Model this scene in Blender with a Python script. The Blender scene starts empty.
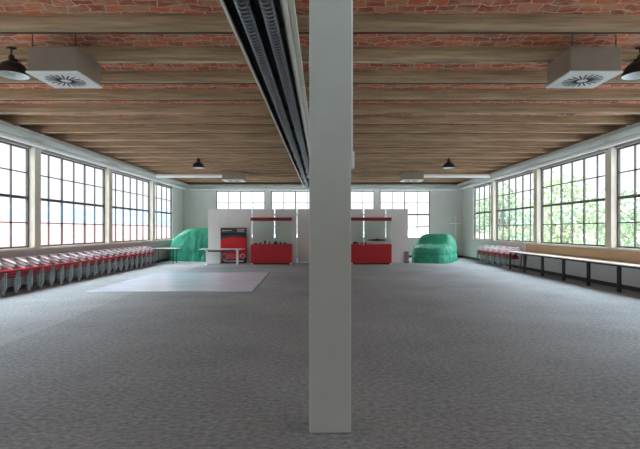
import bpy, math, random
from mathutils import Vector, Matrix, noise

PI = math.pi
random.seed(4)
C = bpy.context.scene.collection
sc = bpy.context.scene

# ---------------------------------------------------------------- camera / light
F = 462.0
cam_d = bpy.data.cameras.new('camera')
cam = bpy.data.objects.new('camera', cam_d); C.objects.link(cam)
cam.location = (0, 0, 1.7)
cam.rotation_euler = (PI / 2, 0, 0)
cam_d.sensor_width = 36.0
cam_d.lens = 36.0 * F / 640.0
cam_d.shift_x = (320 - 323) / 640.0
cam_d.shift_y = (230 - 224.5) / 640.0
cam_d.clip_start = 0.05; cam_d.clip_end = 2000
sc.camera = cam

w = bpy.data.worlds.new('overcast_sky'); sc.world = w
w.use_nodes = True
wn = w.node_tree.nodes; wl = w.node_tree.links
bg = wn['Background']; bg.inputs['Strength'].default_value = 1.0
tcw = wn.new('ShaderNodeTexCoord'); sepw = wn.new('ShaderNodeSeparateXYZ')
rampw = wn.new('ShaderNodeValToRGB')
wl.new(tcw.outputs['Generated'], sepw.inputs[0]); wl.new(sepw.outputs['Z'], rampw.inputs[0])
# overcast: dim towards the horizon, bright overhead
re_ = rampw.color_ramp.elements
re_[0].position = 0.0; re_[0].color = (0.090, 0.095, 0.100, 1)
re_[1].position = 0.8; re_[1].color = (0.90, 0.97, 1.06, 1)
k_ = re_.new(0.25); k_.color = (0.112, 0.116, 0.120, 1)
wl.new(rampw.outputs['Color'], bg.inputs['Color'])
bg.inputs['Strength'].default_value = 6.4

sc.view_settings.view_transform = 'Standard'
sc.view_settings.look = 'None'
sc.view_settings.gamma = 1.0
sc.view_settings.use_curve_mapping = False
sc.view_settings.exposure = 1.14
sc.cycles.max_bounces = 14
sc.cycles.diffuse_bounces = 8
sc.cycles.transparent_max_bounces = 16
sc.cycles.sample_clamp_indirect = 8.0

def portal(loc, rot, sx, sy):
    d = bpy.data.lights.new('window_daylight', 'AREA'); d.shape = 'RECTANGLE'; d.size = sx; d.size_y = sy
    d.cycles.is_portal = True
    o = bpy.data.objects.new('window_daylight', d); C.objects.link(o)
    o.location = loc; o.rotation_euler = rot

# ---------------------------------------------------------------- dimensions
XW = 8.7            # side walls at -XW / XW
YB = 28.7           # back wall
YF = -10.0          # wall behind the camera
SILL, HEAD = 1.18, 4.13
BEAM_Z = 4.5
# ---------------------------------------------------------------- material helpers
def lin(c):
    return tuple(((v / 255) / 12.92 if v / 255 <= .04045 else ((v / 255 + .055) / 1.055) ** 2.4) for v in c)

def mat(name, rgb, rough=.6, metal=0.0, var=0.0, scale=6.0, bump=0.0, spec=None, stretch=None, rgb2=None):
    m = bpy.data.materials.new(name); m.use_nodes = True
    nt = m.node_tree; n = nt.nodes; l = nt.links
    b = n['Principled BSDF']
    c = lin(rgb)
    b.inputs['Roughness'].default_value = rough
    b.inputs['Metallic'].default_value = metal
    if spec is not None: b.inputs['Specular IOR Level'].default_value = spec
    tc = n.new('ShaderNodeTexCoord'); mp = n.new('ShaderNodeMapping')
    l.new(tc.outputs['Object'], mp.inputs['Vector'])
    if stretch: mp.inputs['Scale'].default_value = stretch
    nz = n.new('ShaderNodeTexNoise'); nz.inputs['Scale'].default_value = scale; nz.inputs['Detail'].default_value = 5
    l.new(mp.outputs[0], nz.inputs['Vector'])
    rp = n.new('ShaderNodeValToRGB')
    v = var if var else .04
    c2 = lin(rgb2) if rgb2 else tuple(min(1, x * (1 + v)) for x in c)
    c1 = c if rgb2 else tuple(x * (1 - v) for x in c)
    rp.color_ramp.elements[0].position = .3; rp.color_ramp.elements[0].color = (*c1, 1)
    rp.color_ramp.elements[1].position = .7; rp.color_ramp.elements[1].color = (*c2, 1)
    l.new(nz.outputs['Fac'], rp.inputs[0]); l.new(rp.outputs[0], b.inputs['Base Color'])
    if bump:
        bp = n.new('ShaderNodeBump'); bp.inputs['Strength'].default_value = bump; bp.inputs['Distance'].default_value = .01
        l.new(nz.outputs['Fac'], bp.inputs['Height']); l.new(bp.outputs[0], b.inputs['Normal'])
    return m

def glass_mat(name, tint, gloss=.07):
    m = bpy.data.materials.new(name); m.use_nodes = True
    nt = m.node_tree; n = nt.nodes; l = nt.links
    n.remove(n['Principled BSDF'])
    t = n.new('ShaderNodeBsdfTransparent'); t.inputs[0].default_value = (*tint, 1)
    g = n.new('ShaderNodeBsdfGlossy'); g.inputs['Roughness'].default_value = .02
    mx = n.new('ShaderNodeMixShader'); fr = n.new('ShaderNodeLayerWeight'); fr.inputs['Blend'].default_value = .12
    mul = n.new('ShaderNodeMath'); mul.operation = 'MULTIPLY'; mul.inputs[1].default_value = gloss * 2.5
    mul.use_clamp = True
    l.new(fr.outputs['Fresnel'], mul.inputs[0]); l.new(mul.outputs[0], mx.inputs[0])
    l.new(t.outputs[0], mx.inputs[1]); l.new(g.outputs[0], mx.inputs[2])
    l.new(mx.outputs[0], n['Material Output'].inputs[0])
    return m

M = {}
M['wall'] = mat('painted_plaster', (218, 219, 216), .8, var=.04, scale=1.5)
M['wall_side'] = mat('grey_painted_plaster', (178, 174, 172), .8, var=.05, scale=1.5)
M['lintel'] = mat('grey_brown_lintel_paint', (150, 143, 136), .8, var=.06, scale=2)  # grey-brown tone stands in for the shade above the windows
M['post'] = mat('cream_painted_post', (214, 207, 190), .7, var=.05, scale=3)
M['frame'] = mat('dark_steel_frame', (84, 80, 78), .5, var=.08)
M['glass'] = glass_mat('window_glass', (.985, .99, .99))
M['case_glass'] = glass_mat('display_glass', (.955, .98, .97))
M['pillar'] = mat('white_painted_concrete', (184, 189, 183), .75, var=.03, scale=4, bump=.15)
M['skirt'] = mat('dark_skirting', (52, 54, 58), .6)
M['tray'] = mat('pale_enamel', (176, 181, 173), .5, var=.03)
M['pipe'] = mat('white_pipe', (228, 230, 226), .4, var=.03)
M['rail'] = mat('cream_steel_rail', (205, 203, 190), .5, var=.05)
M['black'] = mat('black_metal', (26, 26, 28), .45)
M['trayback'] = mat('black_tray', (20, 22, 24), .6)
M['spiral'] = mat('galvanised_duct', (96, 100, 104), .30, .85, var=.1, scale=8)
M['unit'] = mat('galvanised_casing', (142, 130, 114), .35, .4, var=.06, scale=3)
M['grille'] = mat('white_grille', (214, 216, 212), .5)
M['slot'] = mat('dark_slot', (40, 42, 44), .8)
M['shade_out'] = mat('black_enamel', (24, 24, 25), .35)
M['shade_in'] = mat('white_enamel', (225, 230, 228), .4)
M['red'] = mat('red_lacquer', (186, 14, 26), .35, var=.05)
M['darkred'] = mat('dark_red_lacquer', (140, 12, 24), .35, var=.05)
M['panel'] = mat('white_exhibition_board', (228, 229, 226), .75, var=.02)
M['white'] = mat('white_laminate', (228, 230, 228), .35, var=.02)
M['benchtop'] = mat('pale_laminate', (232, 226, 212), .4, var=.03)
M['tan'] = mat('raw_fibreboard', (190, 164, 132), .8, var=.06, scale=8, stretch=(1, .2, 1))
M['seat'] = mat('red_upholstery', (206, 30, 48), .75, var=.08, scale=30)
M['shell'] = mat('dark_red_shell', (112, 14, 26), .6, var=.05)
M['backrest'] = mat('white_plastic', (240, 240, 244), .45, var=.02)
M['chrome'] = mat('chromed_tube', (178, 184, 184), .22, .85, var=.03)
M['cover'] = mat('green_dust_sheet', (44, 148, 118), .62, var=.10, scale=5, bump=.25)
M['floorpanel'] = mat('pale_blue_dance_floor', (216, 230, 246), .24, var=.05, scale=1.2)
M['grey_obj'] = mat('dark_grey_metal', (70, 74, 80), .4, .3)
M['mauve'] = mat('grey_mauve_board', (120, 112, 118), .7)
M['poster_dark'] = mat('poster_charcoal', (58, 60, 64), .45, var=.2, scale=3)
M['poster_black'] = mat('poster_black', (20, 20, 22), .45)
M['poster_red'] = mat('poster_red', (206, 16, 30), .45, var=.1, scale=3)
M['poster_pale'] = mat('poster_silver', (196, 190, 190), .45)
M['poster_pink'] = mat('poster_rose', (214, 92, 98), .45)
M['leaf_a'] = mat('pale_green_leaves', (150, 166, 128), .7, var=.25, scale=.8)
M['leaf_b'] = mat('mid_green_leaves', (136, 156, 124), .7, var=.25, scale=.8)
M['bark'] = mat('bark', (96, 84, 70), .9, var=.2, scale=8, bump=.5)
M['hill'] = mat('hazy_blue_hillside', (78, 98, 118), .9, var=.10, scale=.04)  # blue haze is painted into the hill colour
M['ground'] = mat('pale_ground', (164, 168, 168), .9, var=.1, scale=.2)
M['roof'] = mat('red_clay_tiles', (124, 88, 80), .85, var=.12, scale=2)
M['facade'] = mat('cream_render', (206, 196, 176), .85, var=.05)
M['slate'] = mat('grey_slate', (128, 128, 138), .8, var=.06)

def carpet():
    m = bpy.data.materials.new('grey_carpet'); m.use_nodes = True
    nt = m.node_tree; n = nt.nodes; l = nt.links; b = n['Principled BSDF']
    b.inputs['Roughness'].default_value = .95; b.inputs['Specular IOR Level'].default_value = .03
    tc = n.new('ShaderNodeTexCoord')
    def nz(scale, st, det=4):
        mp = n.new('ShaderNodeMapping'); mp.inputs['Scale'].default_value = st
        l.new(tc.outputs['Object'], mp.inputs[0])
        x = n.new('ShaderNodeTexNoise'); x.inputs['Scale'].default_value = scale; x.inputs['Detail'].default_value = det
        x.inputs['Roughness'].default_value = .7
        l.new(mp.outputs[0], x.inputs['Vector']); return x
    a = nz(20, (.8, 1.2, 1), 8); c = nz(.35, (1, 1, 1), 3); d = nz(60, (1, 1, 1), 2)
    m1 = n.new('ShaderNodeMath'); m1.operation = 'MULTIPLY_ADD'; m1.inputs[1].default_value = .25
    l.new(d.outputs['Fac'], m1.inputs[0]); l.new(a.outputs['Fac'], m1.inputs[2])
    m2 = n.new('ShaderNodeMath'); m2.operation = 'MULTIPLY_ADD'; m2.inputs[1].default_value = .35
    l.new(c.outputs['Fac'], m2.inputs[0]); l.new(m1.outputs[0], m2.inputs[2])
    rp = n.new('ShaderNodeValToRGB')
    rp.color_ramp.elements[0].position = .52; rp.color_ramp.elements[0].color = (*lin((97, 105, 108)), 1)
    rp.color_ramp.elements[1].position = .98; rp.color_ramp.elements[1].color = (*lin((182, 191, 194)), 1)
    l.new(m2.outputs[0], rp.inputs[0])
    # a paler carpet width laid along the left side
    sep = n.new('ShaderNodeSeparateXYZ'); l.new(tc.outputs['Object'], sep.inputs[0])
    q = n.new('ShaderNodeMath'); q.operation = 'MULTIPLY_ADD'; q.inputs[1].default_value = .078
    l.new(sep.outputs['Y'], q.inputs[0]); l.new(sep.outputs['X'], q.inputs[2])
    lt = n.new('ShaderNodeMath'); lt.operation = 'LESS_THAN'; lt.inputs[1].default_value = -4.17
    l.new(q.outputs[0], lt.inputs[0])
    mx = n.new('ShaderNodeMixRGB'); mx.blend_type = 'MULTIPLY'
    mx.inputs[2].default_value = (1.17, 1.16, 1.15, 1)
    l.new(lt.outputs[0], mx.inputs[0]); l.new(rp.outputs[0], mx.inputs[1])
    l.new(mx.outputs[0], b.inputs['Base Color'])
    bp = n.new('ShaderNodeBump'); bp.inputs['Strength'].default_value = .5; bp.inputs['Distance'].default_value = .01
    l.new(m1.outputs[0], bp.inputs['Height']); l.new(bp.outputs[0], b.inputs['Normal'])
    return m
M['carpet'] = carpet()

def beam_mat():
    m = bpy.data.materials.new('stained_concrete_joist'); m.use_nodes = True
    nt = m.node_tree; n = nt.nodes; l = nt.links; b = n['Principled BSDF']; b.inputs['Roughness'].default_value = .85
    tc = n.new('ShaderNodeTexCoord'); mp = n.new('ShaderNodeMapping'); mp.inputs['Scale'].default_value = (.28, 2.2, 5)
    l.new(tc.outputs['Object'], mp.inputs[0])
    x = n.new('ShaderNodeTexNoise'); x.inputs['Scale'].default_value = 3.5; x.inputs['Detail'].default_value = 8; x.inputs['Roughness'].default_value = .7
    l.new(mp.outputs[0], x.inputs['Vector'])
    rp = n.new('ShaderNodeValToRGB'); e = rp.color_ramp.elements
    e[0].position = .28; e[0].color = (*lin((116, 95, 72)), 1)
    e[1].position = .72; e[1].color = (*lin((184, 161, 130)), 1)
    k = e.new(.5); k.color = (*lin((156, 131, 101)), 1)
    l.new(x.outputs['Fac'], rp.inputs[0]); l.new(rp.outputs[0], b.inputs['Base Color'])
    bp = n.new('ShaderNodeBump'); bp.inputs['Strength'].default_value = .3; bp.inputs['Distance'].default_value = .01
    l.new(x.outputs['Fac'], bp.inputs['Height']); l.new(bp.outputs[0], b.inputs['Normal'])
    return m
M['beam'] = beam_mat()
M['tar'] = mat('joist_tarred_edge', (62, 46, 38), .85, var=.3, scale=3, stretch=(.4, 3, 1))  # dark tone painting the shade behind joists and in the back recess
M['screed'] = mat('joist_plaster_edge', (58, 46, 40), .85, scale=2.2, stretch=(.35, 3, 1), rgb2=(226, 206, 178))  # pale plaster edge with the dark joist shade line painted in

def brick_mat():
    m = bpy.data.materials.new('brick_vault'); m.use_nodes = True
    nt = m.node_tree; n = nt.nodes; l = nt.links; b = n['Principled BSDF']; b.inputs['Roughness'].default_value = .9
    tc = n.new('ShaderNodeTexCoord')
    nzw = n.new('ShaderNodeTexNoise'); nzw.inputs['Scale'].default_value = 3.2; nzw.inputs['Detail'].default_value = 3
    l.new(tc.outputs['Object'], nzw.inputs['Vector'])
    add = n.new('ShaderNodeMixRGB'); add.blend_type = 'ADD'; add.inputs[0].default_value = .26
    l.new(tc.outputs['Object'], add.inputs[1]); l.new(nzw.outputs['Color'], add.inputs[2])
    mp = n.new('ShaderNodeMapping'); mp.inputs['Rotation'].default_value = (0, 0, .0)
    l.new(add.outputs[0], mp.inputs[0])
    br = n.new('ShaderNodeTexBrick'); br.inputs['Scale'].default_value = 1.0
    br.inputs['Brick Width'].default_value = .28; br.inputs['Row Height'].default_value = .13; br.inputs['Mortar Size'].default_value = .010
    br.inputs['Mortar Smooth'].default_value = .3; br.inputs['Bias'].default_value = -.1
    br.inputs['Color1'].default_value = (*lin((214, 108, 70)), 1); br.inputs['Color2'].default_value = (*lin((146, 72, 56)), 1)
    br.inputs['Mortar'].default_value = (*lin((206, 184, 158)), 1)
    l.new(mp.outputs[0], br.inputs['Vector'])
    x = n.new('ShaderNodeTexNoise'); x.inputs['Scale'].default_value = 4.2; x.inputs['Detail'].default_value = 9; x.inputs['Roughness'].default_value = .72
    mp2 = n.new('ShaderNodeMapping'); mp2.inputs['Scale'].default_value = (.7, 2, 1)
    l.new(tc.outputs['Object'], mp2.inputs[0]); l.new(mp2.outputs[0], x.inputs['Vector'])
    rp = n.new('ShaderNodeValToRGB'); rp.color_ramp.elements[0].position = .45; rp.color_ramp.elements[1].position = .57
    l.new(x.outputs['Fac'], rp.inputs[0])
    mx = n.new('ShaderNodeMixRGB'); mx.inputs[2].default_value = (*lin((190, 160, 130)), 1)
    ml = n.new('ShaderNodeMath'); ml.operation = 'MULTIPLY'; ml.inputs[1].default_value = .62
    l.new(rp.outputs[0], ml.inputs[0]); l.new(ml.outputs[0], mx.inputs[0]); l.new(br.outputs['Color'], mx.inputs[1])
    l.new(mx.outputs[0], b.inputs['Base Color'])
    bp = n.new('ShaderNodeBump'); bp.inputs['Strength'].default_value = .6; bp.inputs['Distance'].default_value = .02
    l.new(x.outputs['Fac'], bp.inputs['Height']); l.new(bp.outputs[0], b.inputs['Normal'])
    return m
M['brick'] = brick_mat()

# ---------------------------------------------------------------- mesh builder
class MB:
    def __init__(s): s.v = []; s.f = []; s.m = []; s.sm = []
    def add(s, vs, fs, mi=0, smooth=False):
        b = len(s.v); s.v += [tuple(p) for p in vs]
        for f in fs: s.f.append([b + i for i in f]); s.m.append(mi); s.sm.append(smooth)
        return s
    def box(s, x0, x1, y0, y1, z0, z1, mi=0, T=None, bev=0.0):
        if bev:
            # chamfered box: eight corners cut
            bx = min(bev, (x1 - x0) * .45, (y1 - y0) * .45, (z1 - z0) * .45)
            vs = []
            fs = []
            idx = {}
            for i, X in enumerate((x0, x1)):
                for j, Y in enumerate((y0, y1)):
                    for k, Z in enumerate((z0, z1)):
                        sx, sy, sz = (1 - 2 * i), (1 - 2 * j), (1 - 2 * k)
                        idx[i, j, k, 'x'] = len(vs); vs.append((X, Y + sy * bx, Z + sz * bx))
                        idx[i, j, k, 'y'] = len(vs); vs.append((X + sx * bx, Y, Z + sz * bx))
                        idx[i, j, k, 'z'] = len(vs); vs.append((X + sx * bx, Y + sy * bx, Z))
            for i in (0, 1):
                fs.append([idx[i, j, k, 'x'] for j, k in ((0, 0), (1, 0), (1, 1), (0, 1))])
                fs.append([idx[j, i, k, 'y'] for j, k in ((0, 0), (1, 0), (1, 1), (0, 1))])
                fs.append([idx[j, k, i, 'z'] for j, k in ((0, 0), (1, 0), (1, 1), (0, 1))])
            for a in (0, 1):
                for c in (0, 1):
                    fs.append([idx[0, a, c, 'y'], idx[1, a, c, 'y'], idx[1, a, c, 'z'], idx[0, a, c, 'z']])
                    fs.append([idx[a, 0, c, 'x'], idx[a, 1, c, 'x'], idx[a, 1, c, 'z'], idx[a, 0, c, 'z']])
                    fs.append([idx[a, c, 0, 'x'], idx[a, c, 1, 'x'], idx[a, c, 1, 'y'], idx[a, c, 0, 'y']])
            for i in (0, 1):
                for j in (0, 1):
                    for k in (0, 1): fs.append([idx[i, j, k, 'x'], idx[i, j, k, 'y'], idx[i, j, k, 'z']])
        else:
            vs = [(x, y, z) for z in (z0, z1) for y in (y0, y1) for x in (x0, x1)]
            fs = [[0, 2, 3, 1], [4, 5, 7, 6], [0, 1, 5, 4], [2, 6, 7, 3], [0, 4, 6, 2], [1, 3, 7, 5]]
        if T is not None: vs = [T @ Vector(p) for p in vs]
        return s.add(vs, fs, mi)
    def tube(s, pts, r, n=8, mi=0, cap=True, radii=None):
        pts = [Vector(p) for p in pts]; rings = []
        up = None
        for i, p in enumerate(pts):
            d = (pts[min(i + 1, len(pts) - 1)] - pts[max(i - 1, 0)]).normalized()
            if up is None:
                up = Vector((0, 0, 1)) if abs(d.z) < .9 else Vector((1, 0, 0))
            a = d.cross(up)
            if a.length < 1e-4: a = d.cross(Vector((0, 1, 0)))
            a.normalize(); b = a.cross(d).normalized(); up = b
            rr = radii[i] if radii else r
            rings.append([p + (a * math.cos(2 * PI * k / n) + b * math.sin(2 * PI * k / n)) * rr for k in range(n)])
        vs = [q for R in rings for q in R]; fs = []
        for i in range(len(pts) - 1):
            for k in range(n):
                fs.append([i * n + k, i * n + (k + 1) % n, (i + 1) * n + (k + 1) % n, (i + 1) * n + k])
        s.add(vs, fs, mi, True)
        if cap:
            s.add(rings[0], [list(range(n))], mi); s.add(rings[-1], [list(range(n))], mi)
        return s
    def lathe(s, prof, c, n=24, mi=0, smooth=True):
        cx, cy, cz = c; vs = []; fs = []
        for r, z in prof:
            for k in range(n): vs.append((cx + r * math.cos(2 * PI * k / n), cy + r * math.sin(2 * PI * k / n), cz + z))
        for i in range(len(prof) - 1):
            for k in range(n): fs.append([i * n + k, i * n + (k + 1) % n, (i + 1) * n + (k + 1) % n, (i + 1) * n + k])
        return s.add(vs, fs, mi, smooth)
    def build(s, name, mats, parent=None, loc=None):
        me = bpy.data.meshes.new(name); me.from_pydata(s.v, [], s.f)
        if not isinstance(mats, (list, tuple)): mats = [mats]
        for m in mats: me.materials.append(m)
        me.polygons.foreach_set('material_index', s.m)
        me.polygons.foreach_set('use_smooth', s.sm)
        me.update()
        import bmesh
        bm = bmesh.new(); bm.from_mesh(me); bmesh.ops.recalc_face_normals(bm, faces=bm.faces); bm.to_mesh(me); bm.free()
        o = bpy.data.objects.new(name, me); C.objects.link(o)
        if parent: o.parent = parent
        if loc: o.location = loc
        return o

def tag(o, label, cat, group=None):
    o['label'] = label; o['category'] = cat
    if group: o['group'] = group
    return o
def struct(o, label=None):
    o['kind'] = 'structure'
    if label: o['label'] = label
    return o
def thing(name, label, cat, loc=(0, 0, 0), rz=0, group=None):
    o = bpy.data.objects.new(name, None); C.objects.link(o)
    o.location = loc; o.rotation_euler = (0, 0, rz); o.empty_display_size = .1
    return tag(o, label, cat, group)
def copy_tree(o, parent=None):
    c = o.copy(); C.objects.link(c)
    if parent: c.parent = parent
    for ch in list(o.children): copy_tree(ch, c)
    return c

ORD = ['first', 'second', 'third', 'fourth', 'fifth', 'sixth', 'seventh', 'eighth', 'ninth', 'tenth', 'eleventh', 'twelfth',
       'thirteenth', 'fourteenth', 'fifteenth', 'sixteenth', 'seventeenth', 'eighteenth', 'nineteenth', 'twentieth',
       'twenty-first', 'twenty-second', 'twenty-third', 'twenty-fourth']

# ---------------------------------------------------------------- room shell
b = MB(); b.box(-XW - .3, XW + .3, YF - .3, YB + .3, -.3, 0); struct(b.build('floor', M['carpet']))

SP = 1.138
edges = [6.55 + SP * k for k in range(-14, 20)]            # far lower edge of every joist
BW = .13
# brick vaults between the joists: one curved soffit
b = MB(); prof = []
for i in range(len(edges) - 1):
    y0 = edges[i]; y1 = edges[i + 1] - BW
    for k in range(9):
        t = k / 8; prof.append((y0 + (y1 - y0) * t, 4.70 + .065 * math.sin(PI * t)))
prof = [(YF - .3, 4.70)] + [p for p in prof if p[0] > YF] + [(YB + .3, 4.70)]
nx = 2
vs = []; fs = []
for y, z in prof: vs += [(-XW - .3, y, z), (XW + .3, y, z), ]
for i in range(len(prof) - 1): fs.append([2 * i, 2 * i + 1, 2 * i + 3, 2 * i + 2])
b.add(vs, fs, 0, True)
b.add([(-XW - .3, YF - .3, 5.0), (XW + .3, YF - .3, 5.0), (XW + .3, YB + .3, 5.0), (-XW - .3, YB + .3, 5.0)], [[0, 1, 2, 3]])
ce = b.build('ceiling', M['brick']); struct(ce)
for i, y in enumerate(edges):
    if y < YF + .3: continue
    b = MB(); b.box(-XW, XW, y - BW, y, BEAM_Z, 4.72, bev=.012); b.box(-XW, XW, y - .012, y + .032, BEAM_Z - .006, BEAM_Z + .014, 1)
    struct(b.build('ceiling_beam', [M['beam'] if i < len(edges) - 1 else M['tar'], M['tar'] if i % 3 else M['screed']]))  # dark lips paint the joist shade lines; last joist takes the recess shade

# side walls: low wall, head and solid end
PIL = [-5.2 + 4.775 * k for k in range(7)]                  # -5.2 ... 23.45 post centres
END_Y = 26.72
for side, s in (('left', -1), ('right', 1)):
    a, c = (s * XW, s * (XW + .15)) if s > 0 else (s * (XW + .15), s * XW)
    b = MB()
    b.box(a, c, YF - .3, YB + .3, 0, SILL)
    b.box(a, c, YF - .3, YB + .3, HEAD, 5.0)
    b.box(a, c, END_Y, YB + .3, SILL, HEAD)
    b.box(a, c, YF - .3, PIL[0] - 4.775, SILL, HEAD)
    struct(b.build('wall_' + side, [M['wall']]))
    b = MB(); x0, x1 = (XW - .01, XW) if s > 0 else (-XW, -XW + .01)
    b.box(x0, x1, YF, END_Y, .12, SILL - .07)
    struct(b.build('wall_dado_' + side, M['wall_side'] if s < 0 else M['wall']))  # lower wall strip, greyer on the left side
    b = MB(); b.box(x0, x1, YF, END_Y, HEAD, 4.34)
    struct(b.build('wall_lintel_' + side, M['lintel']))  # thin strip carrying the painted shade of the head wall
    # sill ledge and skirting
    b = MB()
    x0, x1 = (XW - .06, XW) if s > 0 else (-XW, -XW + .06)
    b.box(x0, x1, YF, END_Y, SILL - .07, SILL - .01, bev=.008)
    struct(b.build('trim_1' if s < 0 else 'trim_2', M['post']))
    b = MB(); x0, x1 = (XW - .03, XW) if s > 0 else (-XW, -XW + .03)
    b.box(x0, x1, YF, YB, 0, .12)
    struct(b.build('baseboard_' + side, M['skirt']))
    for y in PIL:
        b = MB(); x0, x1 = (XW - .13, XW + .15) if s > 0 else (-XW - .15, -XW + .13)
        b.box(x0, x1, y - .15, y + .15, SILL - .01, HEAD + .05, bev=.012)
        struct(b.build('window_post', M['post']))

# back wall with four window bays
BAYS = [(216, 265), (271, 320), (325.5, 374.5), (380, 430)]
bx = [((p0 - 323) / F * YB, (p1 - 323) / F * YB) for p0, p1 in BAYS]
b = MB()
b.box(-XW - .3, XW + .3, YB, YB + .15, 0, SILL); b.box(-XW - .3, XW + .3, YB, YB + .15, HEAD, 5)
xs = [-XW - .3] + [v for q in bx for v in q] + [XW + .3]
for i in range(0, len(xs), 2): b.box(xs[i], xs[i + 1], YB, YB + .15, SILL, HEAD)
struct(b.build('wall_back', M['wall']))
# unseen wall behind the camera; its windows are added to light the near floor
b = MB()
b.box(-XW - .3, XW + .3, YF - .15, YF, 0, SILL); b.box(-XW - .3, XW + .3, YF - .15, YF, HEAD, 5)
for i in range(0, len(xs), 2): b.box(xs[i], xs[i + 1], YF - .15, YF, SILL, HEAD)
struct(b.build('wall_front', M['wall']))
b = MB(); b.box(-XW, XW, YB - .03, YB, 0, .12); struct(b.build('baseboard_back', M['skirt']))

# windows: frame + glazing bars + glass
wn_i = [0]
protos = {}
def window(loc, rz, width, ncol, hgt=HEAD - SILL, nrow=4):
    key = (round(width, 2), ncol)
    wn_i[0] += 1
    name = 'window_%d' % wn_i[0]
    if key in protos:
        r = copy_tree(protos[key]); r.name = name
    else:
        b = MB(); W = width; t = .05; d = .035
        b.box(-W / 2, W / 2, -d, d, 0, t); b.box(-W / 2, W / 2, -d, d, hgt - t, hgt)
        b.box(-W / 2, -W / 2 + t, -d, d, t, hgt - t); b.box(W / 2 - t, W / 2, -d, d, t, hgt - t)
        r = b.build(name, M['frame']); struct(r)
        g = MB()
        for k in range(1, ncol):
            h = .03 if k % 2 == 0 else .016
            x = -W / 2 + W * k / ncol
            g.box(x - h, x + h, -.025, .025, t, hgt - t)
        for k in range(1, nrow):
            h = .042 if k == nrow // 2 else .016
            z = hgt * k / nrow
            g.box(-W / 2 + t, W / 2 - t, -.028, .028, z - h, z + h)
        g.build('glazing_bars', M['frame'], r)
        g = MB(); g.box(-W / 2 + t, W / 2 - t, -.003, .003, t, hgt - t); g.build('glass', M['glass'], r)
        protos[key] = r
    r.location = loc; r.rotation_euler = (0, 0, rz)
    return r
for s in (-1, 1):
    for i in range(-1, len(PIL)):
        y0 = PIL[i] + .15 if i >= 0 else PIL[0] - 4.775
        y1 = PIL[i + 1] - .15 if i < len(PIL) - 1 else END_Y
        n = 6 if i < len(PIL) - 1 else 4
        wd = y1 - y0
        window((s * (XW + .09), (y0 + y1) / 2, SILL), -s * PI / 2, wd, n)
        portal((s * (XW + .16), (y0 + y1) / 2, (SILL + HEAD) / 2), (PI / 2, 0, s * PI / 2), wd, HEAD - SILL)
for x0, x1 in bx:
    window(((x0 + x1) / 2, YB + .09, SILL), 0, x1 - x0, 4)
    portal(((x0 + x1) / 2, YB + .16, (SILL + HEAD) / 2), (-PI / 2, 0, 0), x1 - x0, HEAD - SILL)

for x0, x1 in bx:
    window(((x0 + x1) / 2, YF - .09, SILL), 0, x1 - x0, 4)  # unseen windows added to brighten the near floor and pillar
    portal(((x0 + x1) / 2, YF - .16, (SILL + HEAD) / 2), (PI / 2, 0, 0), x1 - x0, HEAD - SILL)
# ---------------------------------------------------------------- pillar
p = thing('pillar', 'square white-painted concrete pillar standing in the middle of the carpet', 'pillar', (.06, 4.03, 0))
b = MB(); b.box(-.175, .175, -.175, .175, 0, 4.72, bev=.012); b.build('shaft', M['pillar'], p)
b = MB(); b.tube([(.184, -.12, 2.36), (.184, -.12, 4.6)], .009, 8); cd = b.build('conduit', M['pipe'], p)
b = MB(); b.box(.175, .205, -.16, -.09, 2.22, 2.36, bev=.006); b.build('junction_box', M['pipe'], p)

# ---------------------------------------------------------------- wall trays and pipes under the ceiling
b = MB(); b.box(-XW + .02, XW - .02, YB - .48, YB, 4.46, 4.70, bev=.01); struct(b.build('trim_3', M['tar']))  # dark strip painting the shade of the recess above the back tray
for s, sd in ((-1, 'left'), (1, 'right')):
    x0, x1 = sorted((s * (XW - .58), s * (XW - .06)))
    b = MB(); b.box(x0, x1, YF + .1, YB - .62, 4.35, 4.44, bev=.01)
    xe = s * (XW - .58); e0, e1 = sorted((xe, xe + s * .02))
    b.box(e0, e1, YF + .1, YB - .62, 4.44, 4.47)
    tag(b.build('cable_tray', M['tray']), 'long pale enamel tray running high along the %s window wall' % sd, 'cable tray')
    t = thing('heating_pipe', 'long white round pipe below the tray on the %s window wall' % sd, 'pipe')
    b = MB(); b.tube([(s * (XW - .32), YF + .1, 4.20), (s * (XW - .32), YB - .7, 4.20)], .075, 12); b.build('pipe_run', M['pipe'], t)
    for y in PIL:
        b = MB(); b.box(*sorted((s * (XW - .44), s * XW)), y - .02, y + .02, 4.105, 4.125); b.box(s * (XW - .20) - .012, s * (XW - .20) + .012, y - .02, y + .02, 4.125, 4.35)
        b.build('bracket', M['tray'], t)
b = MB(); b.box(-XW + .02, XW - .02, YB - .58, YB - .06, 4.35, 4.44, bev=.01); b.box(-XW + .6, XW - .6, YB - .58, YB - .56, 4.44, 4.47)
tag(b.build('cable_tray', M['tray']), 'pale enamel tray running high along the back wall above its windows', 'cable tray')
t = thing('heating_pipe', 'white round pipe below the tray on the back wall', 'pipe')
b = MB(); b.tube([(-XW + .5, YB - .32, 4.2), (XW - .5, YB - .32, 4.2)], .075, 12); b.build('pipe_run', M['pipe'], t)
for x in (-7, -3.5, 0, 3.5, 7):
    b = MB(); b.box(x - .02, x + .02, YB - .42, YB - .002, 4.105, 4.125); b.box(x - .02, x + .02, YB - .21, YB - .19, 4.125, 4.35); b.build('bracket', M['tray'], t)

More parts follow.
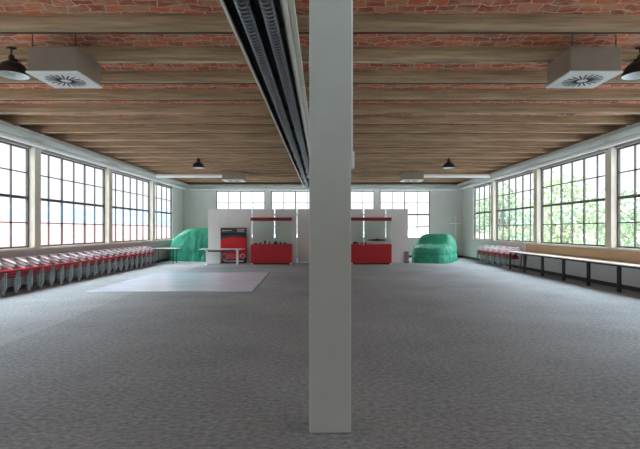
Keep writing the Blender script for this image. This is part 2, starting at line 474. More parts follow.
# central rack with two spiral ducts
RY0, RY1 = 1.0, YB - .7
t = thing('duct_rack', 'long overhead steel rack with cream side rails along the ceiling centre', 'duct rack', (0, 0, 0))
b = MB(); b.box(-1.17, -1.135, RY0, RY1, 4.285, 4.335, bev=.006); b.box(-1.17, -1.16, RY0, RY1, 4.335, 4.475); b.build('side_rail', M['rail'], t)
b = MB(); b.box(-.46, -.41, RY0, RY1, 4.26, 4.42, bev=.006); b.box(-.51, -.46, RY0, RY1, 4.40, 4.42); b.box(-.40, -.33, RY0, RY1, 4.30, 4.36, bev=.006); b.build('side_rail', M['rail'], t)
b = MB(); b.box(-1.17, -.41, RY0, RY1, 4.475, 4.49); b.box(-1.155, -1.145, RY0, RY1, 4.335, 4.475); b.build('back_plate', M['trayback'], t)
for k in range(13):
    y = 2.0 + k * 2.1
    b = MB(); b.box(-1.15, -.43, y - .02, y + .02, 4.42, 4.475); b.build('cross_bar', M['trayback'], t)
for x, sd in ((-.93, 'left'), (-.645, 'right')):
    b = MB(); pts = []; rad = []
    y = RY0
    while y < RY1:
        for dy, r in ((0, .082), (.06, .082), (.068, .096), (.09, .096)):
            pts.append((x, y + dy, 4.335)); rad.append(r)
        y += .1
    b.tube(pts, .085, 16, radii=rad)
    tag(b.build('spiral_duct', M['spiral']), 'dark ribbed metal duct, %s of the two in the overhead ceiling rack' % sd, 'duct')

# ---------------------------------------------------------------- ceiling cassettes
def cassette(x0, x1, y0, y1, z0, z1, label):
    cx, cy = (x0 + x1) / 2, (y0 + y1) / 2; wx, wy, h = x1 - x0, y1 - y0, z1 - z0
    t = thing('ceiling_air_unit', label, 'air conditioner', (cx, cy, z0), 0, 'square ceiling air units')
    b = MB(); b.box(-wx / 2, wx / 2, -wy / 2, wy / 2, .03, h, bev=.008); b.box(-wx / 2 - .008, wx / 2 + .008, -wy / 2 - .008, wy / 2 + .008, h - .03, h - .012); b.build('casing', M['unit'], t)
    b = MB(); b.box(-wx / 2 - .02, wx / 2 + .02, -wy / 2 - .02, wy / 2 + .02, 0, .03, bev=.006); g = b.build('grille', M['grille'], t)
    b = MB()
    for ring, (r0, r1, n) in enumerate(((.08, .29, 20),)):
        for k in range(n):
            a = 2 * PI * k / n + ring * .1
            T = Matrix.Rotation(a, 4, 'Z')
            b.box(r0 * wx / .76, r1 * wx / .76, -.011, .011, -.004, .006, T=T)
    b.build('outlet_slots', M['slot'], g)
    for sx in (-1, 1):
        for sy in (-1, 1):
            b = MB(); b.tube([(sx * (wx / 2 - .05), sy * (wy / 2 - .05), h), (sx * (wx / 2 - .05), sy * (wy / 2 - .05), 4.70 - z0)], .008, 6); b.build('hanger_rod', M['grey_obj'], t)
    return t
cassette(-4.5, -3.74, 7.03, 7.78, 4.09, 4.49, 'large square metal air unit hung near the pendant at the upper left')
cassette(3.77, 4.54, 7.03, 7.78, 4.09, 4.49, 'large square metal air unit hung near the pendant at the upper right')
cassette(-4.83, -3.86, 22.1, 23.0, 4.09, 4.49, 'far square metal air unit left of the ceiling ducts, before the back wall')
cassette(3.83, 4.82, 22.1, 23.0, 4.09, 4.49, 'far square metal air unit right of the pillar, before the back wall')
for s, sd in ((-1, 'left'), (1, 'right')):
    t = thing('supply_pipe', 'white pipe from the %s wall tray to the far air unit' % sd, 'pipe')
    b = MB(); b.tube([(s * 8.12, 22.5, 4.34), (s * 4.83, 22.5, 4.34)], .10, 12); b.build('pipe_run', M['pipe'], t)
    for x in (5.6, 7.2):
        b = MB(); b.tube([(s * x, 22.5, 4.44), (s * x, 22.5, 4.70)], .01, 6); b.build('hanger_rod', M['grey_obj'], t)

# ---------------------------------------------------------------- pendant lamps
def pendant(x, y, label):
    z = 4.24
    t = thing('pendant_lamp', label, 'lamp', (x, y, z), 0, 'black factory pendant lamps')
    o = [(.245, 0), (.24, .05), (.215, .12), (.165, .18), (.105, .215), (.06, .235)]
    i = [(.238, .002), (.232, .03), (.20, .095), (.145, .16), (.08, .20), (.0, .21)]
    b = MB(); b.lathe(o, (0, 0, 0), 28, 0); b.lathe(i, (0, 0, 0), 28, 1); b.lathe([(.245, 0), (.238, .002)], (0, 0, 0), 28, 0)
    b.build('lamp_shade', [M['shade_out'], M['shade_in']], t)
    b = MB(); b.lathe([(.068, .225), (.068, .31), (.045, .33), (.05, .41), (.10, .42), (.10, .435), (.035, .445), (.03, .5), (0, .5)], (0, 0, 0), 16); b.build('lamp_neck', M['black'], t)
    b = MB(); b.lathe([(0, .05), (.035, .06), (.045, .09), (.03, .14), (.02, .2)], (0, 0, 0), 14); b.build('bulb', M['shade_in'], t)
    b = MB(); b.tube([(0, 0, .45), (0, 0, 4.76 - z)], .012, 8); b.build('stem', M['black'], t)
pendant(-5.1, 7.6, 'black enamel pendant lamp beside the large air unit, upper left')
pendant(5.19, 7.6, 'black enamel pendant lamp beside the large air unit, upper right')
pendant(-5.1, 18.9, 'far black pendant lamp left of the ceiling ducts')
pendant(5.15, 18.9, 'far black pendant lamp right of the pillar')

# ---------------------------------------------------------------- floor panel
b = MB()
T = Matrix.Translation((-4.3, 15.47, 0)) @ Matrix.Rotation(.032, 4, 'Z')
b.box(-2.26, 2.26, -2.8, 2.8, 0, .02, T=T, bev=.005)
tag(b.build('dance_floor', M['floorpanel']), 'pale blue glossy floor panel lying on the grey carpet', 'floor panel')

# ---------------------------------------------------------------- stacking chairs
def make_chair():
    t = thing('stacking_chair', '', 'chair')
    zb = .42
    # seat: shaped pad with a soft front edge
    b = MB(); n = 8; vs = []; fs = []
    xs_ = [-.2, -.15, -.05, .08, .17, .21, .225]; zt = [.088, .084, .08, .082, .086, .08, .066]
    for i, x in enumerate(xs_):
        wdt = .215 if i < 5 else (.205 if i == 5 else .19)
        for k in range(n + 1):
            yy = -wdt + 2 * wdt * k / n
            e = abs(k / n * 2 - 1) ** 4 * .012
            vs.append((x, yy, zb + zt[i] - e))
        for k in range(n + 1):
            yy = -wdt + 2 * wdt * k / n
            vs.append((x, yy, zb + .054))
    st = 2 * (n + 1)
    for i in range(len(xs_) - 1):
        for k in range(n):
            fs.append([i * st + k, i * st + k + 1, (i + 1) * st + k + 1, (i + 1) * st + k])
            fs.append([i * st + n + 1 + k, i * st + n + 2 + k, (i + 1) * st + n + 2 + k, (i + 1) * st + n + 1 + k])
        fs.append([i * st, (i + 1) * st, (i + 1) * st + n + 1, i * st + n + 1])
        fs.append([i * st + n, (i + 1) * st + n, (i + 1) * st + st - 1, i * st + st - 1])
    for i in (0, len(xs_) - 1):
        for k in range(n): fs.append([i * st + k, i * st + k + 1, i * st + n + 2 + k, i * st + n + 1 + k])
    b.add(vs, fs, 0, True); b.build('seat', M['seat'], t)
    b = MB(); b.box(-.19, .212, -.195, .195, zb + .014, zb + .054, bev=.01); b.build('seat_shell', M['shell'], t)
    # curved white backrest
    b = MB(); vs = []; fs = []; nn = 8
    for j in range(5):
        z = zb + .24 + .032 * j
        for k in range(nn + 1):
            yy = -.17 + .34 * k / nn
            x = -.235 - .02 * j / 4 * 2 + .045 * (abs(yy) / .2) ** 2
            vs.append((x, yy, z))
        for k in range(nn + 1):
            yy = -.17 + .34 * k / nn
            vs.append((-.235 - .02 * j / 4 * 2 + .045 * (abs(yy) / .2) ** 2 - .014, yy, z))
    st = 2 * (nn + 1)
    for j in range(4):
        for k in range(nn):
            fs.append([j * st + k, j * st + k + 1, (j + 1) * st + k + 1, (j + 1) * st + k])
            fs.append([j * st + nn + 1 + k, j * st + nn + 2 + k, (j + 1) * st + nn + 2 + k, (j + 1) * st + nn + 1 + k])
        fs.append([j * st, (j + 1) * st, (j + 1) * st + nn + 1, j * st + nn + 1]); fs.append([j * st + nn, (j + 1) * st + nn, (j + 1) * st + st - 1, j * st + st - 1])
    for j in (0, 4):
        for k in range(nn): fs.append([j * st + k, j * st + k + 1, j * st + nn + 2 + k, j * st + nn + 1 + k])
    b.add(vs, fs, 0, True); b.build('backrest', M['backrest'], t)
    for sy in (-1, 1):
        b = MB(); b.tube([(.2, sy * .235, 0), (.185, sy * .225, zb + .02)], .016, 8); b.build('leg', M['chrome'], t)
        b = MB(); b.tube([(-.2, sy * .235, 0), (-.21, sy * .225, zb), (-.235, sy * .215, zb + .22), (-.26, sy * .2, zb + .36)], .011, 8); b.build('leg', M['chrome'], t)
        b = MB(); ang = math.atan2(.15, .36); T = Matrix.Translation((-.07, sy * .232, zb + .295)) @ Matrix.Rotation(ang, 4, 'Y')
        b.box(-.195, .195, -.026, .026, -.014, .014, bev=.008, T=T); b.build('armrest', M['backrest'], t)
        b = MB(); b.tube([(.18, sy * .226, zb + .01), (.14, sy * .232, zb + .12), (.085, sy * .232, zb + .218)], .011, 8); b.build('arm_support', M['chrome'], t)
    b = MB(); b.tube([(.186, -.225, zb + .012), (.186, .225, zb + .012)], .009, 6); b.build('front_rail', M['chrome'], t)
    b = MB(); b.tube([(-.21, -.225, zb + .012), (-.21, .225, zb + .012)], .009, 6); b.build('rear_rail', M['chrome'], t)
    return t
LV = ['bottom', 'middle', 'top']
chair0 = None
def stacks(side, s, ys, xfront, group, endtxt):
    global chair0
    for i, y in enumerate(ys):
        for k in range(3):
            if chair0 is None: chair0 = make_chair(); o = chair0
            else: o = copy_tree(chair0)
            o.location = (s * (xfront + .235 - .03 * k), y + .014 * (k - 1), .075 * k)
            o.rotation_euler = (0, 0, 0 if s < 0 else PI)
            o['label'] = 'red-seated chair, %s of the %s stack from the %s, along the %s window wall' % (LV[k], ORD[i], endtxt, side)
            o['group'] = group
# label wording is kept under 16 words
stacks('left', -1, [11.62 + .53 * i for i in range(21)], 8.2, 'red stacking chairs along the left windows', 'near end')
stacks('right', 1, [20.35 + .74 * i for i in range(6)], 8.12, 'red stacking chairs along the right windows', 'tables')

# ---------------------------------------------------------------- bench tables on the right
BY = [20.0, 18.5, 17.0, 15.5, 14.05, 12.6, 11.15]
for i in range(6):
    y1, y0 = BY[i], BY[i + 1]
    L = y1 - y0 - .006
    t = thing('bench_table', '%s narrow pale-topped table with black legs, counting from the red chairs, right wall' % ORD[i], 'table', (8.36, (y0 + y1) / 2, 0), 0, 'row of narrow tables along the right wall')
    b = MB(); b.box(-.32, .29, -L / 2, L / 2, .745, .775, bev=.004); b.build('tabletop', M['benchtop'], t)
    b = MB(); b.box(-.30, -.27, -L / 2 + .02, L / 2 - .02, .70, .745); b.box(.25, .28, -L / 2 + .02, L / 2 - .02, .70, .745)
    for e in (-1, 1): b.box(-.27, .25, e * (L / 2 - .035) - .015, e * (L / 2 - .035) + .015, .70, .745)
    b.build('table_frame', M['black'], t)
    for e in (-1, 1):
        yy = e * (L / 2 - .04)
        b = MB(); b.box(-.31, -.26, yy - .025, yy + .025, 0, .70, bev=.003); b.build('leg', M['black'], t)
    b = MB(); b.box(.28, .325, -L / 2 + .02, L / 2 - .02, .66, .745); b.build('wall_batten', M['black'], t)
b = MB(); b.box(8.65, 8.688, 8.0, 19.7, .78, 1.10, bev=.004)
tag(b.build('backboard', M['tan']), 'long tan fibreboard strip against the wall behind the right-hand tables', 'board')
# folded trestle under the farthest table
t = thing('folded_trestle', 'grey folded trestle leaning under the far end of the right-hand tables', 'trestle', (8.3, 19.2, 0))
for dy in (-.25, .2):
    b = MB(); b.tube([(-.15, dy - .28, .015), (.16, dy + .22, .66)], .025, 8); b.build('leg', M['grey_obj'], t)
b = MB(); b.tube([(-.15, -.53, .015), (-.15, -.08, .015)], .018, 8); b.tube([(.16, -.03, .66), (.16, .42, .66)], .018, 8); b.build('cross_bar', M['grey_obj'], t)

# ---------------------------------------------------------------- partition wall of boards
PY = 23.8
J = [208, 229.9, 252, 274.6, 297, 319.3, 341.3, 363.8, 385.9, 408]
gap = {252: .032, 274.6: .06, 297: .035, 363.8: .06, 385.9: .032}
PN = ['white partition board at the far left, overlapping the covered car', 'white partition board behind the red car poster',
      'white partition board behind the left half of the left glass case', 'white partition board behind the right half of the left glass case',
      'white partition board just left of the pillar', 'white partition board hidden by the left part of the pillar',
      'white partition board hidden by the right part of the pillar', 'white partition board behind the middle of the right glass case',
      'white partition board at the far right end, beside the open window']
PN[5] = 'white partition board standing directly behind the pillar'
PN[6] = 'white partition board peeping out at the right edge of the pillar'
for i in range(9):
    xa = (J[i] - 323) / F * PY + gap.get(J[i], .006) / 2; xb = (J[i + 1] - 323) / F * PY - gap.get(J[i + 1], .006) / 2
    t = thing('exhibition_panel', PN[i], 'partition', ((xa + xb) / 2, PY, 0), 0, 'white exhibition boards forming a partition')
    W = xb - xa
    b = MB(); b.box(-W / 2, W / 2, 0, .05, .04, 2.78, bev=.004); b.build('board', M['panel'], t)
    for sx in (-1, 1):
        b = MB(); b.box(sx * (W / 2 - .12) - .03, sx * (W / 2 - .12) + .03, .05, .45, 0, .03); b.box(sx * (W / 2 - .12) - .03, sx * (W / 2 - .12) + .03, .0, .05, 0, .04); b.box(sx * (W / 2 - .12) - .02, sx * (W / 2 - .12) + .02, .05, .08, .03, .6); b.build('foot', M['grey_obj'], t)

# ---------------------------------------------------------------- glass display cases
def display_case(px0, label):
    Y0, Y1 = 22.75, 23.45
    x0 = (px0 - 323) / F * Y0; Wd = 41 / F * Y0
    t = thing('display_case', label, 'display case', (x0 + Wd / 2, Y0, 0), 0, 'red glass display cases')
    h = Wd / 2; D = Y1 - Y0
    b = MB(); b.box(-h, h, 0, D, .07, 1.0, bev=.006); b.build('cabinet', M['red'], t)
    b = MB(); b.box(-h + .06, h - .06, .05, D - .02, 0.0, .07); b.build('plinth', M['black'], t)
    for sx in (-1, 1):
        b = MB(); b.box(sx * (h - .05) - .05, sx * (h - .05) + .05, -.01, .05, 0, .07, bev=.004); b.build('foot', M['white'], t)
        for yy in (.012, D - .012):
            b = MB(); b.box(sx * (h - .012) - .012, sx * (h - .012) + .012, yy - .012, yy + .012, 1.0, 2.16); b.build('corner_post', M['white'], t)
    b = MB(); b.box(-h, h, 0, D, 2.16, 2.32, bev=.006); b.build('header', M['darkred'], t)
    for nm, q in (('glass_pane', (-h + .024, h - .024, .009, .015)), ('glass_pane', (-h + .024, h - .024, D - .015, D - .009)),
                  ('glass_pane', (-h + .009, -h + .015, .024, D - .024)), ('glass_pane', (h - .015, h - .009, .024, D - .024))):
        b = MB(); b.box(*q, 1.0, 2.16); b.build(nm, M['case_glass'], t)
    return x0 + Wd / 2, Y0, D
cx, cy, D = display_case(250.7, 'red glass display case left of the pillar, filled with small grey parts')
def machine_part(px, h, r, label, kind=0):
    x = (px - 323) / F * (cy + .3)
    t = thing('machine_part', label, 'machine part', (x, cy + .3, 1.0), 0, 'small machine parts shown in the left glass case')
    b = MB(); b.lathe([(0, 0), (r, 0), (r, .015), (r * .6, .02), (0, .02)], (0, 0, 0), 14); b.build('base', M['grey_obj'], t)
    b = MB()
    if kind == 0: b.lathe([(r * .5, .018), (r * .55, h * .5), (r * .8, h * .55), (r * .8, h * .7), (r * .35, h * .75), (r * .3, h), (0, h)], (0, 0, 0), 14)
    else:
        b.box(-r * .9, r * .9, -r * .6, r * .6, .018, h * .6, bev=.01); b.lathe([(r * .4, h * .58), (r * .4, h), (0, h)], (0, 0, 0), 12)
    b.build('body', M['grey_obj'], t)
PLC = ['first', 'second', 'third', 'fourth', 'fifth', 'sixth', 'seventh']
for i, (px, h, r, k) in enumerate(((256, .07, .08, 1), (260.5, .09, .07, 1), (265, .2, .07, 0), (269.5, .12, .06, 0), (275.5, .16, .11, 1), (280.5, .12, .07, 0), (285, .09, .08, 1))):
    machine_part(px, h, r, 'small dark grey machine part, %s from left in the left glass case' % PLC[i], k)

cx, cy, D = display_case(350.7, 'red glass display case right of the pillar, holding a dark streamlined model')
# streamlined model on a stand
x = (377 - 323) / F * (cy + .3)
t = thing('streamlined_model', 'long dark streamlined scale model on a white stand in the right glass case', 'scale model', (x, cy + .3, 1.0))
b = MB(); b.box(-.2, .2, -.1, .1, 0, .02, bev=.004); b.box(-.16, -.12, -.03, .03, .02, .16); b.box(.12, .16, -.03, .03, .02, .16); b.build('stand', M['white'], t)
b = MB(); vs = []; fs = []; st = 15
for i in range(st):
    u = i / (st - 1); xx = -.46 + .92 * u
    hw = .13 * max(.04, math.sin(PI * min(1, u * 1.02 + .02))) ** .6
    hh = .045 * max(.1, math.sin(PI * u)) ** .5
    for k in range(12):
        a = 2 * PI * k / 12
        vs.append((xx, hw * math.cos(a), .20 + hh * math.sin(a)))
for i in range(st - 1):
    for k in range(12): fs.append([i * 12 + k, i * 12 + (k + 1) % 12, (i + 1) * 12 + (k + 1) % 12, (i + 1) * 12 + k])
fs += [list(range(12)), [(st - 1) * 12 + k for k in range(12)]]
b.add(vs, fs, 0, True); b.build('hull', M['poster_black'], t)
b = MB(); b.lathe([(.10, 0), (.09, .02), (.05, .04), (0, .045)], (0.02, 0, .235), 14); b.build('cockpit', M['grey_obj'], t)
t = thing('model_car', 'small dark model car at the left end of the right glass case', 'scale model', ((355.5 - 323) / F * (cy + .3), cy + .3, 1.0))
b = MB(); b.add([(-.13, -.06, .03), (.13, -.06, .03), (.13, .06, .03), (-.13, .06, .03), (-.13, -.06, .07), (.13, -.06, .065), (.13, .06, .065), (-.13, .06, .07),
                 (-.07, -.05, .115), (.05, -.05, .115), (.05, .05, .115), (-.07, .05, .115)],
                [[0, 1, 5, 4], [2, 3, 7, 6], [0, 3, 2, 1], [0, 4, 7, 3], [1, 2, 6, 5], [4, 5, 9, 8], [6, 7, 11, 10], [4, 8, 11, 7], [5, 6, 10, 9], [8, 9, 10, 11]]); b.build('body', M['poster_black'], t)
for sx in (-.08, .08):
    for sy in (-.06, .06):
        b = MB(); b.tube([(sx, sy - .01, .03), (sx, sy + .01, .03)], .03, 12); b.build('wheel', M['black'], t)
t = thing('model_car', 'low flat grey model car between two darker models, right glass case', 'scale model', ((363.5 - 323) / F * (cy + .3), cy + .3, 1.0))
b = MB(); b.add([(-.16, -.06, .025), (.16, -.06, .025), (.16, .06, .025), (-.16, .06, .025), (-.16, -.06, .045), (.16, -.06, .055), (.16, .06, .055), (-.16, .06, .045),
                 (.0, -.045, .085), (.1, -.045, .085), (.1, .045, .085), (.0, .045, .085)],
                [[0, 1, 5, 4], [2, 3, 7, 6], [0, 3, 2, 1], [0, 4, 7, 3], [1, 2, 6, 5], [4, 5, 9, 8], [6, 7, 11, 10], [4, 8, 11, 7], [5, 6, 10, 9], [8, 9, 10, 11]]); b.build('body', M['grey_obj'], t)
for sx in (-.1, .1):
    for sy in (-.06, .06):
        b = MB(); b.tube([(sx, sy - .01, .026), (sx, sy + .01, .026)], .026, 12); b.build('wheel', M['black'], t)

# ---------------------------------------------------------------- poster with a red car front
t = thing('car_poster', 'tall printed board showing a red car front under charcoal, leaning behind the T-leg table', 'poster', (-4.58, 23.64, 0))
b = MB(); b.box(-.665, .665, .0, .05, 0.0, 1.81, bev=.004); b.build('board', M['poster_dark'], t)
def flat(b, pts, d, mi=0):
    n = len(pts); vs = [(x, -d, z) for x, z in pts] + [(x, .0, z) for x, z in pts]
    fs = [list(range(n))] + [[i, (i + 1) % n, n + (i + 1) % n, n + i] for i in range(n)]
    b.add(vs, fs, mi)
b = MB()
flat(b, [(-.65, .02), (.65, .02), (.65, .30), (-.65, .30)], .001, 1)
hood = [(-.65, .55), (-.65, 1.16), (-.5, 1.26), (-.2, 1.33), (.2, 1.34), (.5, 1.31), (.65, 1.26), (.65, .55)]
flat(b, hood, .002, 0)
flat(b, [(-.65, .26), (.65, .26), (.65, .66), (-.65, .66)], .003, 0)
flat(b, [(-.62, .68), (.6, .72), (.62, .76), (-.6, .74)], .004, 2)
flat(b, [(-.35, .20), (.3, .20), (.36, .44), (-.3, .5)], .004, 3)
for cxx, cz, r in ((-.46, .33, .17), (.47, .36, .13)):
    flat(b, [(cxx + r * math.cos(2 * PI * k / 18), cz + r * 1.1 * math.sin(2 * PI * k / 18)) for k in range(18)], .005, 2)
    flat(b, [(cxx + r * .72 * math.cos(2 * PI * k / 18), cz + r * .8 * math.sin(2 * PI * k / 18)) for k in range(18)], .006, 3)
flat(b, [(-.5, .07), (.5, .07), (.56, .15), (-.56, .15)], .004, 2)
b.build('printed_car', [M['poster_red'], M['poster_black'], M['poster_pale'], M['poster_pink']], t)
b = MB()
for z, x0, x1 in ((1.72, .18, .58), (1.66, .2, .52), (1.60, .18, .56)): flat(b, [(x0, z), (x1, z), (x1, z + .03), (x0, z + .03)], .002)
for z, x0, x1 in ((1.64, -.58, -.1), ): flat(b, [(x0, z), (x1, z + .02), (x1, z + .05), (x0, z + .05)], .002)
b.build('text_block', M['poster_pale'], t)
b = MB(); flat(b, [(-.65, 1.34), (-.2, 1.46), (.4, 1.44), (.65, 1.34), (.65, 1.52), (.2, 1.58), (-.65, 1.55)], .001); b.build('printed_windscreen', M['poster_black'], t)

# ---------------------------------------------------------------- tables on the left
t = thing('t_leg_table', 'white rectangular table on two white T-shaped legs before the red car poster', 'table', (-4.97, 22.75, 0))
b = MB(); b.box(-1.05, 1.05, -.3, .35, .745, .78, bev=.005); b.build('tabletop', M['white'], t)
for x in (-.74, .75):
    b = MB(); b.box(x - .05, x + .05, -.03, .05, .03, .70); b.box(x - .06, x + .06, -.26, .3, .70, .745, bev=.004); lg = b.build('leg', M['white'], t)
    b = MB(); b.box(x - .07, x + .07, -.28, .32, 0, .03, bev=.006); b.build('foot', M['white'], lg)
b = MB(); b.box(-.69, .70, 0, .025, .62, .70); b.build('crossbeam', M['grey_obj'], t)
t = thing('side_table', 'white table with dark legs against the left wall, between chairs and covered car', 'table', (-8.0, 23.6, 0))
b = MB(); b.box(-.66, .62, -.32, .38, .745, .78, bev=.005); b.build('tabletop', M['white'], t)
b = MB(); b.box(-.55, .5, -.25, -.22, .69, .745); b.box(-.55, .5, .28, .31, .69, .745); b.build('table_frame', M['grey_obj'], t)
for x in (-.5, .42):
    for y in (-.235, .295):
        b = MB(); b.tube([(x, y, 0), (x, y, .70)], .02, 8); b.build('leg', M['black'], t)
t = thing('plinth_box', 'low white box standing under the left end of the T-leg table', 'box', (-5.48, 23.5, 0))
b = MB(); b.box(-.3, .3, -.2, .2, 0.0, .70, bev=.006); b.build('body', M['white'], t)
b = MB(); b.box(-.305, .305, -.205, .205, .70, .725, bev=.004); b.build('lid', M['white'], t)
t = thing('leaning_board', 'small grey-mauve board propped at the right end of the white partition', 'board', (4.28, 23.70, 0))
T = Matrix.Rotation(-.08, 4, 'X')
b = MB(); b.box(-.09, .12, -.03, .0, .03, .60, bev=.004, T=T); b.build('board', M['mauve'], t)
b = MB(); b.box(-.09, .12, -.03, 0.0, .0, .03, T=T); b.build('edge_strip', M['black'], t)

# ---------------------------------------------------------------- covered cars
def smooth(a, b_, x):
    t_ = max(0, min(1, (x - a) / (b_ - a))); return t_ * t_ * (3 - 2 * t_)
def covered_car(name, label, loc, rz, L, W, top, seed, flare=.06, fold=1.0):
    """dust sheet over a car: local -y is the nose; top(u) gives height along the length"""
    NR, NA = 52, 300
    e = 2 / 3.6; raw = []
    for k in range(6001):
        a = 2 * PI * k / 6000; ca, sa = math.cos(a), math.sin(a)
        raw.append((W / 2 * math.copysign(abs(ca) ** e, ca), L / 2 * math.copysign(abs(sa) ** e, sa)))
    acc = [0.0]
    for p0, p1 in zip(raw, raw[1:]): acc.append(acc[-1] + math.hypot(p1[0] - p0[0], p1[1] - p0[1]))
    ring = []; j = 0
    for k in range(NA):
        want = acc[-1] * k / NA
        while acc[j + 1] < want: j += 1
        f = (want - acc[j]) / max(1e-9, acc[j + 1] - acc[j])
        ring.append((raw[j][0] + (raw[j + 1][0] - raw[j][0]) * f, raw[j][1] + (raw[j + 1][1] - raw[j][1]) * f))
    vs = []; fs = []
    for j in range(NR + 1):
        r = j / NR
        for k in range(NA):
            bxx, byy = ring[k]
            if r < .72:
                q = r / .72; px, py = bxx * q * .93, byy * q * .965; zf = 1.0
                wz = 1 - (abs(q) ** 5) * .10
                h = top((py + L / 2) / L, px / (W / 2)) * wz
            else:
                d = (r - .72) / .28
                px, py = bxx * (.93 + .07 * min(1, d * 2.2) + flare * .4 * d), byy * (.965 + .035 * min(1, d * 2.2) + flare * .25 * d)
                h0 = top((byy * .965 + L / 2) / L, bxx * .93 / (W / 2)) * .90
                h = h0 * (1 - d) ** .85
            # draped folds, stronger toward the hem
            d = max(0, (r - .60) / .40)
            q1 = Vector((bxx * 1.9 + seed, byy * 1.9, r * 5.0)); q2 = Vector((bxx * 4.2 + seed, byy * 4.2, r * 7))
            nz_ = .35 - 1.3 * abs(noise.noise(q1)) + .35 - 1.0 * abs(noise.noise(q2))
            out = Vector((bxx, byy, 0)).normalized()
            amp = .17 * d ** 1.2 * fold
            px += out.x * nz_ * amp; py += out.y * nz_ * amp
            tie = math.exp(-((h - .42) / .07) ** 2) * (1 if r > .72 else 0)
            px -= out.x * tie * .08 * fold; py -= out.y * tie * .08 * fold
            cr = Vector((px * 1.5 + py * .8 + seed, py * 1.5 - px * .8, h * 1.5))
            h += fold * (.05 - .16 * abs(noise.noise(cr))) * min(1, max(0, (h - .08) * 3))
            h += .04 * fold * noise.noise(Vector((px * 2.3, py * 2.3, seed))) * (1 if h > .08 else 0) + 0.022 * noise.noise(Vector((px * 6, py * 6, seed))) * (1 if h > .08 else 0)
            vs.append((px, py, max(0.0, h)))
    for j in range(NR):
        for k in range(NA): fs.append([j * NA + k, j * NA + (k + 1) % NA, (j + 1) * NA + (k + 1) % NA, (j + 1) * NA + k])
    b = MB(); b.add(vs, fs, 0, True)
    o = b.build(name, M['cover'])
    o.location = loc; o.rotation_euler = (0, 0, rz)
    return tag(o, label, 'covered car')
def top_r(u, v):
    h = .84 + .08 * smooth(0, .25, u) + .56 * smooth(.31, .47, u) - .45 * smooth(.80, .99, u)
    return h - .26 * smooth(.62, 1.0, abs(v)) * smooth(.3, .45, u) - .08 * abs(v) ** 4
covered_car('covered_car', 'small car under a green sheet in the right back corner', (6.15, 25.35, 0), -.40, 4.0, 2.08, top_r, 3.0, fold=.5)
def top_l(u, v):
    h = 1.18 + .60 * smooth(-.06, .30, u) - .35 * smooth(.85, 1.0, u)
    return h - .10 * abs(v) ** 3
covered_car('covered_car', 'tall rounded car under a green sheet in the left back corner', (-6.43, 25.95, 0), -PI / 2 , 4.0, 2.0, top_l, 9.0, fold=.85)

# ---------------------------------------------------------------- thin stand in the right corner
t = thing('tripod_stand', 'thin pale metal stand with a crossbar behind the covered car, right corner', 'stand', (8.0, 27.9, 0))
b = MB(); b.tube([(0, 0, .35), (0, 0, 2.5)], .03, 8); b.build('pole', M['pipe'], t)
b = MB(); b.tube([(-.35, 0, 2.08), (.35, 0, 2.08)], .035, 8); b.build('crossbar', M['pipe'], t)
for k in range(3):
    a = 2 * PI * k / 3 + .5
    b = MB(); b.tube([(0, 0, .7), (.42 * math.cos(a), .42 * math.sin(a), .012)], .012, 6); b.build('leg', M['grey_obj'], t)

# ---------------------------------------------------------------- outdoors
b = MB(); b.box(-400, 400, -200, 600, -4.6, -4.0); o = b.build('ground', M['ground']); struct(o)
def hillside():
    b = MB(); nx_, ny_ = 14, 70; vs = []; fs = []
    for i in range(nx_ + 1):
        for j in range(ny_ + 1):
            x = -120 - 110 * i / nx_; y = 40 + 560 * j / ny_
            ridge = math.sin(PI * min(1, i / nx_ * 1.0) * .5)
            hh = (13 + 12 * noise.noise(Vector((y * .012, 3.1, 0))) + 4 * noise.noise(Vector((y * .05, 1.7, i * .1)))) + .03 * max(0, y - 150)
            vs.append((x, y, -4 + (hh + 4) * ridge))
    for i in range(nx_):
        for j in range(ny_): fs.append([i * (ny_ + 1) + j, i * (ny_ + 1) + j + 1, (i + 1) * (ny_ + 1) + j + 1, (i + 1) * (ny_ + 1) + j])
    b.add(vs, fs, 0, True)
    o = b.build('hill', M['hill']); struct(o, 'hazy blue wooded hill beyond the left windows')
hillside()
def long_house(x0, x1, y0, y1, eave, ridge, label, roofm, n=10):
    t = thing('outdoor_building', label, 'building', ((x0 + x1) / 2, (y0 + y1) / 2, -4))
    hx, hy = (x1 - x0) / 2, (y1 - y0) / 2
    b = MB(); b.box(-hx, hx, -hy, hy, 0, eave + 4)
    b.add([(-hx, -hy, eave + 4), (hx, -hy, eave + 4), (0, -hy, ridge + 4)], [[0, 1, 2]]); b.add([(-hx, hy, eave + 4), (hx, hy, eave + 4), (0, hy, ridge + 4)], [[0, 1, 2]])
    b.build('walls', M['facade'], t)
    b = MB(); e = .5
    for s in (-1, 1):
        T = [(0, ridge + 4.05), (s * (hx + e), eave + 4 - e * (ridge - eave) / hx + .05)]
        vs = [(T[0][0], -hy - e, T[0][1]), (T[1][0], -hy - e, T[1][1]), (T[1][0], hy + e, T[1][1]), (T[0][0], hy + e, T[0][1])]
        vs += [(x, y, z + .15) for x, y, z in vs]
        b.add(vs, [[0, 1, 2, 3], [4, 5, 6, 7], [0, 1, 5, 4], [1, 2, 6, 5], [2, 3, 7, 6], [3, 0, 4, 7]])
    b.build('roof', roofm, t)
    for k in range(n):
        y = -hy + (k + .5) * 2 * hy / n
        b = MB(); b.box(hx, hx + .04, y - .6, y + .6, eave + 4 - 2.2, eave + 4 - .7); b.build('window', M['slate'], t)
    return t
long_house(-34, -22, 16, 120, -.6, 2.3, 'long low building with a red tiled roof beyond the left windows', M['roof'], 16)
long_house(4, 40, 96, 106, .2, 2.6, 'pale building with a grey roof beyond the back windows', M['slate'], 3)

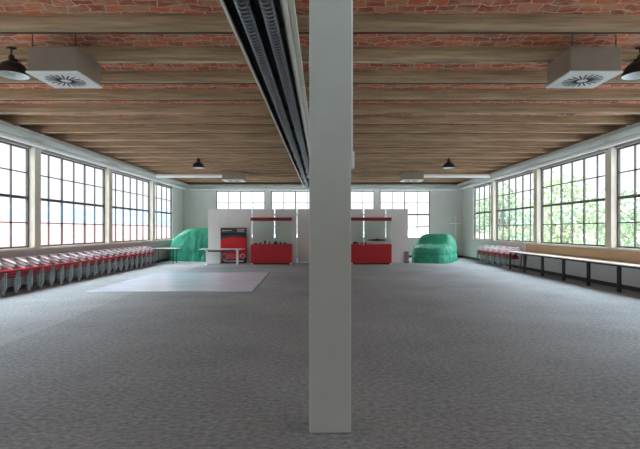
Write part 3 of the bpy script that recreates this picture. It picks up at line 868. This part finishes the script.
def tree(x, y, h, r, kind, label):
    t = thing('tree', label, 'tree', (x, y, -4), 0, 'trees beyond the right windows')
    rnd = random.Random(int(x * 31 + y * 7))
    b = MB(); top = Vector((0, 0, h * .62))
    b.tube([(0, 0, 0), (.08, .05, h * .25), (-.05, .1, h * .45), tuple(top)], .2, 10, radii=[.28, .22, .16, .09])
    blobs = []
    for k in range(11):
        a = rnd.uniform(0, 2 * PI); q = rnd.uniform(.15, .8) * r
        z = h * rnd.uniform(.32, .86)
        fall = 1 - abs(z / h - .55) * .9
        c = Vector((math.cos(a) * q * fall, math.sin(a) * q * fall, z)); blobs.append((c, r * rnd.uniform(.34, .52)))
        b.tube([(0, 0, z * .62), tuple(c * .6 + Vector((0, 0, z * .32))), tuple(c)], .05, 6, radii=[.08, .05, .02])
    b.build('trunk', M['bark'], t)
    b = MB()
    for c, br in blobs:
        for _ in range(260):
            d = Vector((rnd.gauss(0, 1), rnd.gauss(0, 1), rnd.gauss(0, 1))).normalized() * br * rnd.uniform(.45, 1.0) ** .6
            p_ = c + Vector((d.x, d.y, d.z * .8)); s_ = rnd.uniform(.12, .24)
            u_ = Vector((rnd.gauss(0, 1), rnd.gauss(0, 1), rnd.gauss(0, 1))).normalized()
            v_ = u_.cross(Vector((rnd.gauss(0, 1), rnd.gauss(0, 1), rnd.gauss(0, 1)))).normalized()
            b.add([p_ - u_ * s_, p_ + v_ * s_ * .5, p_ + u_ * s_, p_ - v_ * s_ * .5], [[0, 1, 2, 3]])
    b.build('foliage', M['leaf_a'] if kind == 0 else M['leaf_b'], t)
TR = [(19.5, 27.0, 9.3, 3.6, 1), (17.5, 33.5, 8.8, 3.2, 0), (20.5, 39.5, 12.0, 4.0, 0), (18.5, 47, 11.0, 3.6, 1), (22, 55, 12.5, 4.3, 0), (19, 62, 11.5, 3.8, 1), (21, 71, 12.0, 4.2, 0), (28, 34, 8.5, 4.5, 1), (30, 46, 9.0, 4.8, 0)]
TL = ['broad leafy tree seen through the nearest right-hand window', 'short pale tree in the right half of the second window, right wall', 'tallest pale tree in the middle of the second right-hand window', 'mid green tree between the second and third right-hand windows',
      'tall pale tree seen through the third right-hand window', 'mid green tree seen through the left part of the third window, right', 'pale tree in the farthest right-hand window', 'low bushy tree behind the nearest ones, right windows', 'low pale bushy tree behind the tallest tree, right windows']
for q, lb in zip(TR, TL): tree(*q, lb)
